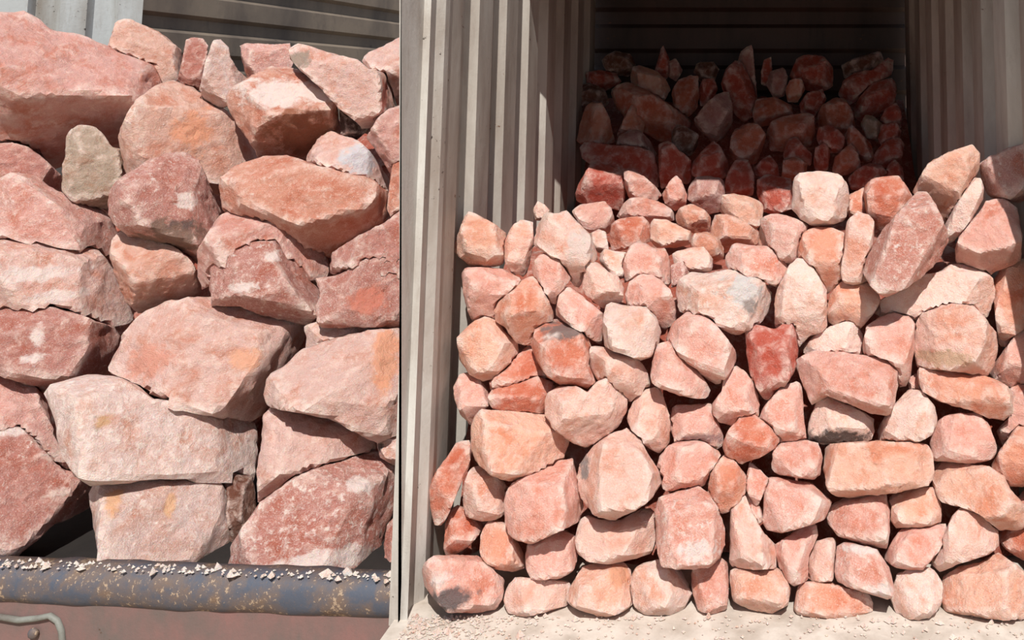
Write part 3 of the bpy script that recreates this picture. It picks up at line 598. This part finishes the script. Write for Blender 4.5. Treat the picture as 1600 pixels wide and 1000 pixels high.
# ---- behind the front stack
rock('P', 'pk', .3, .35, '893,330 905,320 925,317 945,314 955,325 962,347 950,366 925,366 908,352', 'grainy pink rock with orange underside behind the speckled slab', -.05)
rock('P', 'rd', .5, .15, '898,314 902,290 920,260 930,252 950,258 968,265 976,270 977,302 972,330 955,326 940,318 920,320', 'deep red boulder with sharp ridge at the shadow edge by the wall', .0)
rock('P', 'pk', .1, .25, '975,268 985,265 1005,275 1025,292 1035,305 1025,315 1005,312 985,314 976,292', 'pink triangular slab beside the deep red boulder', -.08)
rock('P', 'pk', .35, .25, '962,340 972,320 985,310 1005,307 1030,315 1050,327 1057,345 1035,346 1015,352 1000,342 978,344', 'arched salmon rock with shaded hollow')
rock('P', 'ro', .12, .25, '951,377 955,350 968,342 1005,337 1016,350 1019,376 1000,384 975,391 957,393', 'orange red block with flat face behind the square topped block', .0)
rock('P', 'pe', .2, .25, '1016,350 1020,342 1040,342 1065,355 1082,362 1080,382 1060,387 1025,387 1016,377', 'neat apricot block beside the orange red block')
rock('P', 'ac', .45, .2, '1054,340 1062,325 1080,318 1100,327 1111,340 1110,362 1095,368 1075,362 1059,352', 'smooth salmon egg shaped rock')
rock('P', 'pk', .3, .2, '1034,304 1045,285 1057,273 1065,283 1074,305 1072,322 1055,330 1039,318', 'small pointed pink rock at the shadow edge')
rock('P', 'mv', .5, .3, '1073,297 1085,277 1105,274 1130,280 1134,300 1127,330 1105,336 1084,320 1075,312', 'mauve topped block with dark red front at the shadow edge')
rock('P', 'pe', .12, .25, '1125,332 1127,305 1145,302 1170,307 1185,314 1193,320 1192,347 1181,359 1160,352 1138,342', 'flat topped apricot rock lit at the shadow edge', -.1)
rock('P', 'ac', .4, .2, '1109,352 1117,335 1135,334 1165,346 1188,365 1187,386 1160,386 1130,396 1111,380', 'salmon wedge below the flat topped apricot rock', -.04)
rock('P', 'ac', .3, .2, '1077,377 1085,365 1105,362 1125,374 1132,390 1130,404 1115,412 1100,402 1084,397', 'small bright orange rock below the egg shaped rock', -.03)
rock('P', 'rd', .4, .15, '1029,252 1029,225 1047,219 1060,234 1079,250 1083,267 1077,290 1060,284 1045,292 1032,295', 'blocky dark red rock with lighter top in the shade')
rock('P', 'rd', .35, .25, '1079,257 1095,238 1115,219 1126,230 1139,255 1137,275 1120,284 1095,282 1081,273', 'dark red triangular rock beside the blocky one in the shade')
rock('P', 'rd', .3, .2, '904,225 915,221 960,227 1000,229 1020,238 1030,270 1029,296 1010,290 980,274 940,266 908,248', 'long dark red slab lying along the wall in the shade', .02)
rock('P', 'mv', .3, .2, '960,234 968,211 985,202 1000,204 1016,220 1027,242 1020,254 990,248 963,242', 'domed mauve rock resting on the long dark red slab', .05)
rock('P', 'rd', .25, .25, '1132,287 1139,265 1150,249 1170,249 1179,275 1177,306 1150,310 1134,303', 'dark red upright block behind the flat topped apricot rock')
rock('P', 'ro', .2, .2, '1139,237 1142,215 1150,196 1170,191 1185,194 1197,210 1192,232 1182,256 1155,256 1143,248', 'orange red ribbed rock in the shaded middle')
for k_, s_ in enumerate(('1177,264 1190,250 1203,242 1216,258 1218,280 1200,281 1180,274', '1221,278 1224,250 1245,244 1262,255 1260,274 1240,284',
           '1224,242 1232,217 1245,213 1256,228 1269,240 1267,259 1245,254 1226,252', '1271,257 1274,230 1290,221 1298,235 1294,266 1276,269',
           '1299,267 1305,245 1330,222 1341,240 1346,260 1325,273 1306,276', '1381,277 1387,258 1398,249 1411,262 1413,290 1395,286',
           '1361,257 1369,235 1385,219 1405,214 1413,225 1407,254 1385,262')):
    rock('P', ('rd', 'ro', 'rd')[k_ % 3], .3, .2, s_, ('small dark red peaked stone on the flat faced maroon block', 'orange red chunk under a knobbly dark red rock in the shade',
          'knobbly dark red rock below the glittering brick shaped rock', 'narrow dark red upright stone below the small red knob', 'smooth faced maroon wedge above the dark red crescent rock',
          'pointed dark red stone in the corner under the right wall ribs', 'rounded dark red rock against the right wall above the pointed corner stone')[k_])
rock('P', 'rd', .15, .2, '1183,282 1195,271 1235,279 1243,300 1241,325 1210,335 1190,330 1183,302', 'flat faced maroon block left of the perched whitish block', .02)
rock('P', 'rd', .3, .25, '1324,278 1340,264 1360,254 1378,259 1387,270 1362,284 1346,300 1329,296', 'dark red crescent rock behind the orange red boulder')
# ---- shaded heap against the end wall
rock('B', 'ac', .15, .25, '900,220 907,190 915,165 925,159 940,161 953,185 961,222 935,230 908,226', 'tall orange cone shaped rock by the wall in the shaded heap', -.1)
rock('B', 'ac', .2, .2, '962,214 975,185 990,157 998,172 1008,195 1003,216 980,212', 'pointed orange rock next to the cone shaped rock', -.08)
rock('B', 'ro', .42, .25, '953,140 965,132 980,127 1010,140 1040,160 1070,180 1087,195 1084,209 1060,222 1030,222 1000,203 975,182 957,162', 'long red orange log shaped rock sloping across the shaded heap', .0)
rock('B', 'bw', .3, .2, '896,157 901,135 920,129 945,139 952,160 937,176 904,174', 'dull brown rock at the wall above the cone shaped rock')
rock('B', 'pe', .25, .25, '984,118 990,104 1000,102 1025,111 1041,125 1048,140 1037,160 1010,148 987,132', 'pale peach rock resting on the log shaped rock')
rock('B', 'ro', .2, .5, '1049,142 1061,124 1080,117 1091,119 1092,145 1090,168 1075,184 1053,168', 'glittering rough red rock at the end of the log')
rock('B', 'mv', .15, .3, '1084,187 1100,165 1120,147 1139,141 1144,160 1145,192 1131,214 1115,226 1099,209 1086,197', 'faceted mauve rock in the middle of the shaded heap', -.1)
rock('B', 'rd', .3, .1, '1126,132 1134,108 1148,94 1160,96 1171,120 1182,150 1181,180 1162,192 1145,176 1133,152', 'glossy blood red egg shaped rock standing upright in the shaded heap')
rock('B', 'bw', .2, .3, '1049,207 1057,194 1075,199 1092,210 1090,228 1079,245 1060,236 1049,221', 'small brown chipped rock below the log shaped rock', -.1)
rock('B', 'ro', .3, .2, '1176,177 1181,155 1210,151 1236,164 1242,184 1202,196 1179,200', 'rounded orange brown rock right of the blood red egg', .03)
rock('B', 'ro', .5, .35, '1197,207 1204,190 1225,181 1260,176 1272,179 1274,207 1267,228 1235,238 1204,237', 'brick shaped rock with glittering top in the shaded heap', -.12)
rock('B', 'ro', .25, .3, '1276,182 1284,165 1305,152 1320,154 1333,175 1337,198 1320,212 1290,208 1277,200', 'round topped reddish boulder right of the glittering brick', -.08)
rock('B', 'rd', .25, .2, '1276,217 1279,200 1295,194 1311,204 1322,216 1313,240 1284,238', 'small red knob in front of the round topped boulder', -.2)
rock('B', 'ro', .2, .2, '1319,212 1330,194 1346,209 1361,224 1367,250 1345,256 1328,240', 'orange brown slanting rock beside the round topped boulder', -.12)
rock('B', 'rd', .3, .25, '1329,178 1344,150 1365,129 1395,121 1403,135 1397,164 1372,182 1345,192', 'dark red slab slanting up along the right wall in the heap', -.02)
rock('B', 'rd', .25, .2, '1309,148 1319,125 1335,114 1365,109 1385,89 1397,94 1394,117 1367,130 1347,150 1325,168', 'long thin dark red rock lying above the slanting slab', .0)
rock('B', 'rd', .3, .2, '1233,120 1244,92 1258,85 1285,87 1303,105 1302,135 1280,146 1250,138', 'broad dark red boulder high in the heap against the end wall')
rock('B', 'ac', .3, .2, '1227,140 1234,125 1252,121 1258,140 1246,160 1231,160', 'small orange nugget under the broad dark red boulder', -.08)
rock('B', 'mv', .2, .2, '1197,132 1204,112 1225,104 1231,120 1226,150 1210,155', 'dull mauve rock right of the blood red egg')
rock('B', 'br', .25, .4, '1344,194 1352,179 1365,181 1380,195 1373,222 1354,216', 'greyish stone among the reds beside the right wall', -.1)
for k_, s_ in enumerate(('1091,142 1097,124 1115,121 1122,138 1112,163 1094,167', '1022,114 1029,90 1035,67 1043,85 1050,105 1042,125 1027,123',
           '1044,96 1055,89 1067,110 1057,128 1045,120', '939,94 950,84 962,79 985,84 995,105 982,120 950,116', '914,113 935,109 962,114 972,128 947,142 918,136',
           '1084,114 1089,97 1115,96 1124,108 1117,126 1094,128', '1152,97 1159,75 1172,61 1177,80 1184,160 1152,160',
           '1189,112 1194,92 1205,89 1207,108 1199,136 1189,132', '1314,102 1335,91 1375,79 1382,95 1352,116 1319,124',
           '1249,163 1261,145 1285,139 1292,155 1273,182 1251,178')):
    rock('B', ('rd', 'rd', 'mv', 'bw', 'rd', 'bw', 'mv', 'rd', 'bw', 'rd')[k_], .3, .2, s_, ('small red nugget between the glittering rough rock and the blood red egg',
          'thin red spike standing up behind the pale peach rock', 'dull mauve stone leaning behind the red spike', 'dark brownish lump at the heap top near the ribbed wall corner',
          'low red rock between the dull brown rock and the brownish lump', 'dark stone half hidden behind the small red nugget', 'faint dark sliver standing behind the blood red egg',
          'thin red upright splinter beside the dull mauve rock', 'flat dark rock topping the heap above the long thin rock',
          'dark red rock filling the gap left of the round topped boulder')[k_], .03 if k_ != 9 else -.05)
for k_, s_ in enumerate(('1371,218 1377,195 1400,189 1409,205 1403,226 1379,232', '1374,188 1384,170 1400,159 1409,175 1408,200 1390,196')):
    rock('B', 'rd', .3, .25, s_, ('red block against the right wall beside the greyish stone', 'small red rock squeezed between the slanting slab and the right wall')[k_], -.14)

# ------------------------------------------------------------------ seat touching rocks against each other
# where a rock's hidden side would run into the rock in front of it, it is hollowed so that the two only touch
def seat_rocks():
    order = sorted(ROCKS, key=lambda r: r['d'] - 0.0)
    for r in order:
        r['rad'] = np.linalg.norm(r['q'], axis=1)
        r['D32'] = r['dirs'].astype(np.float32)
    for bi, b in enumerate(order):
        changed = False
        for a in order[:bi]:
            if np.linalg.norm(a['cen'] - b['cen']) > a['rad'].max() + b['rad'].max(): continue
            off = (b['cen'] - a['cen']) @ a['M'].T
            R = a['M'] @ b['M'].T                       # b's frame seen in a's frame
            ra = a['rad'] * 1.012; rmax = ra.max()
            for it in range(14):
                p = b['q'] @ R.T + off; dd = np.linalg.norm(p, axis=1)
                c = np.nonzero(dd < rmax)[0]
                if not len(c): break
                near = np.empty(len(c), dtype=np.int64); pc = (p[c] / np.maximum(dd[c], 1e-6)[:, None]).astype(np.float32)
                for k in range(0, len(c), 2000): near[k:k + 2000] = np.argmax(pc[k:k + 2000] @ a['D32'].T, axis=1)
                c = c[dd[c] < ra[near]]
                if not len(c): break
                b['q'][c] *= 0.90; changed = True
        if changed:
            b['rad'] = np.linalg.norm(b['q'], axis=1)
            me = b['ob'].data; me.vertices.foreach_set('co', (b['q'] @ b['M']).astype(np.float32).ravel())
            me.update(); me.set_sharp_from_angle(angle=math.radians(24))
seat_rocks()

# ------------------------------------------------------------------ crumbled salt deep between the rocks
def no_stain(o):
    a = o.data.attributes.new('stain', 'FLOAT_COLOR', 'POINT'); a.data.foreach_set('color', np.zeros(4 * len(o.data.vertices), dtype=np.float32))
def rubble(name, rows, x0f, x1f, label, seed):
    """lumpy solid slope behind the visible rocks: rows of (depth, height)"""
    nx, ny = 70, 90
    rows = np.array(rows); s = np.r_[0, np.cumsum(np.hypot(*np.diff(rows, axis=0).T))]
    t = np.linspace(0, s[-1], ny); dd = np.interp(t, s, rows[:, 0]); zz = np.interp(t, s, rows[:, 1])
    v = []
    for j in range(ny):
        for i in range(nx):
            a = i / (nx - 1); v.append((x0f(dd[j]) * (1 - a) + x1f(dd[j]) * a, dd[j], zz[j]))
    v = np.array(v); lump = fbm(v * 6 + seed, 3)
    v[:, 1] += 0.05 * lump; v[:, 2] = np.maximum(v[:, 2] + 0.05 * lump, rows[0, 1])
    f = [(j * nx + i, j * nx + i + 1, (j + 1) * nx + i + 1, (j + 1) * nx + i) for j in range(ny - 1) for i in range(nx - 1)]
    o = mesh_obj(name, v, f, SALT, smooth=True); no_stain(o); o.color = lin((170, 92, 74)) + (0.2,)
    o['kind'] = 'stuff'; o['label'] = label; o['category'] = 'salt rubble'
    return o
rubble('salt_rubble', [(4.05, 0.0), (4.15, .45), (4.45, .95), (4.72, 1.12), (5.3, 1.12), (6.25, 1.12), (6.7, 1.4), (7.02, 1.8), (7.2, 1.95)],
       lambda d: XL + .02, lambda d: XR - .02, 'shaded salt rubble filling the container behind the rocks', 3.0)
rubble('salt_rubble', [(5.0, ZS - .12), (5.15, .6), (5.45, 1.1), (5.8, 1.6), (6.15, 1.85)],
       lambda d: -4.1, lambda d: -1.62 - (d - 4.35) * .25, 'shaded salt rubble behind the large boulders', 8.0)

# crumbs on the floor lip and on the rail
def crumbs(name, pts, smin, smax, label, col, seed):
    rg = random.Random(seed); v = []; f = []
    for p in pts:
        r = rg.uniform(smin, smax) * (2.2 if rg.random() < .08 else 1); b = len(v)
        for q in ((1, 0, 0), (-1, 0, 0), (0, 1, 0), (0, -1, 0), (0, 0, 1), (0, 0, -.3)):
            v.append(tuple(p[k] + r * (q[k] * rg.uniform(.6, 1.2) + rg.uniform(-.2, .2)) for k in range(3)))
        f += [(b + i, b + j, b + k) for i, j, k in ((0, 2, 4), (2, 1, 4), (1, 3, 4), (3, 0, 4), (2, 0, 5), (1, 2, 5), (3, 1, 5), (0, 3, 5))]
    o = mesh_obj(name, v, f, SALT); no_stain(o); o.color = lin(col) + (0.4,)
    o['kind'] = 'stuff'; o['label'] = label; o['category'] = 'salt crumbs'
    return o
rg = random.Random(5)
pts = []
for k in range(900):
    x = rg.uniform(XL + .01, XR); y = 3.36 + abs(rg.gauss(0, .16)); y = min(y, 3.9)
    if rg.random() < .5: x = XL + abs(rg.gauss(0, .22)) + .01
    pts.append((x, 3.62 - (y - 3.36) * .9, .004))
crumbs('salt_crumbs', pts, .003, .009, 'pale salt crumbs scattered on the container floor lip', (240, 214, 200), 1)
pts = []
for k in range(240):
    a = rg.random(); P = SA + (SB - SA) * a; pts.append((P[0], P[1] + rg.uniform(-.03, .03), P[2] + .003))
crumbs('salt_crumbs', pts, .004, .012, 'white salt crumbs lying along the rusted rail', (240, 230, 226), 2)
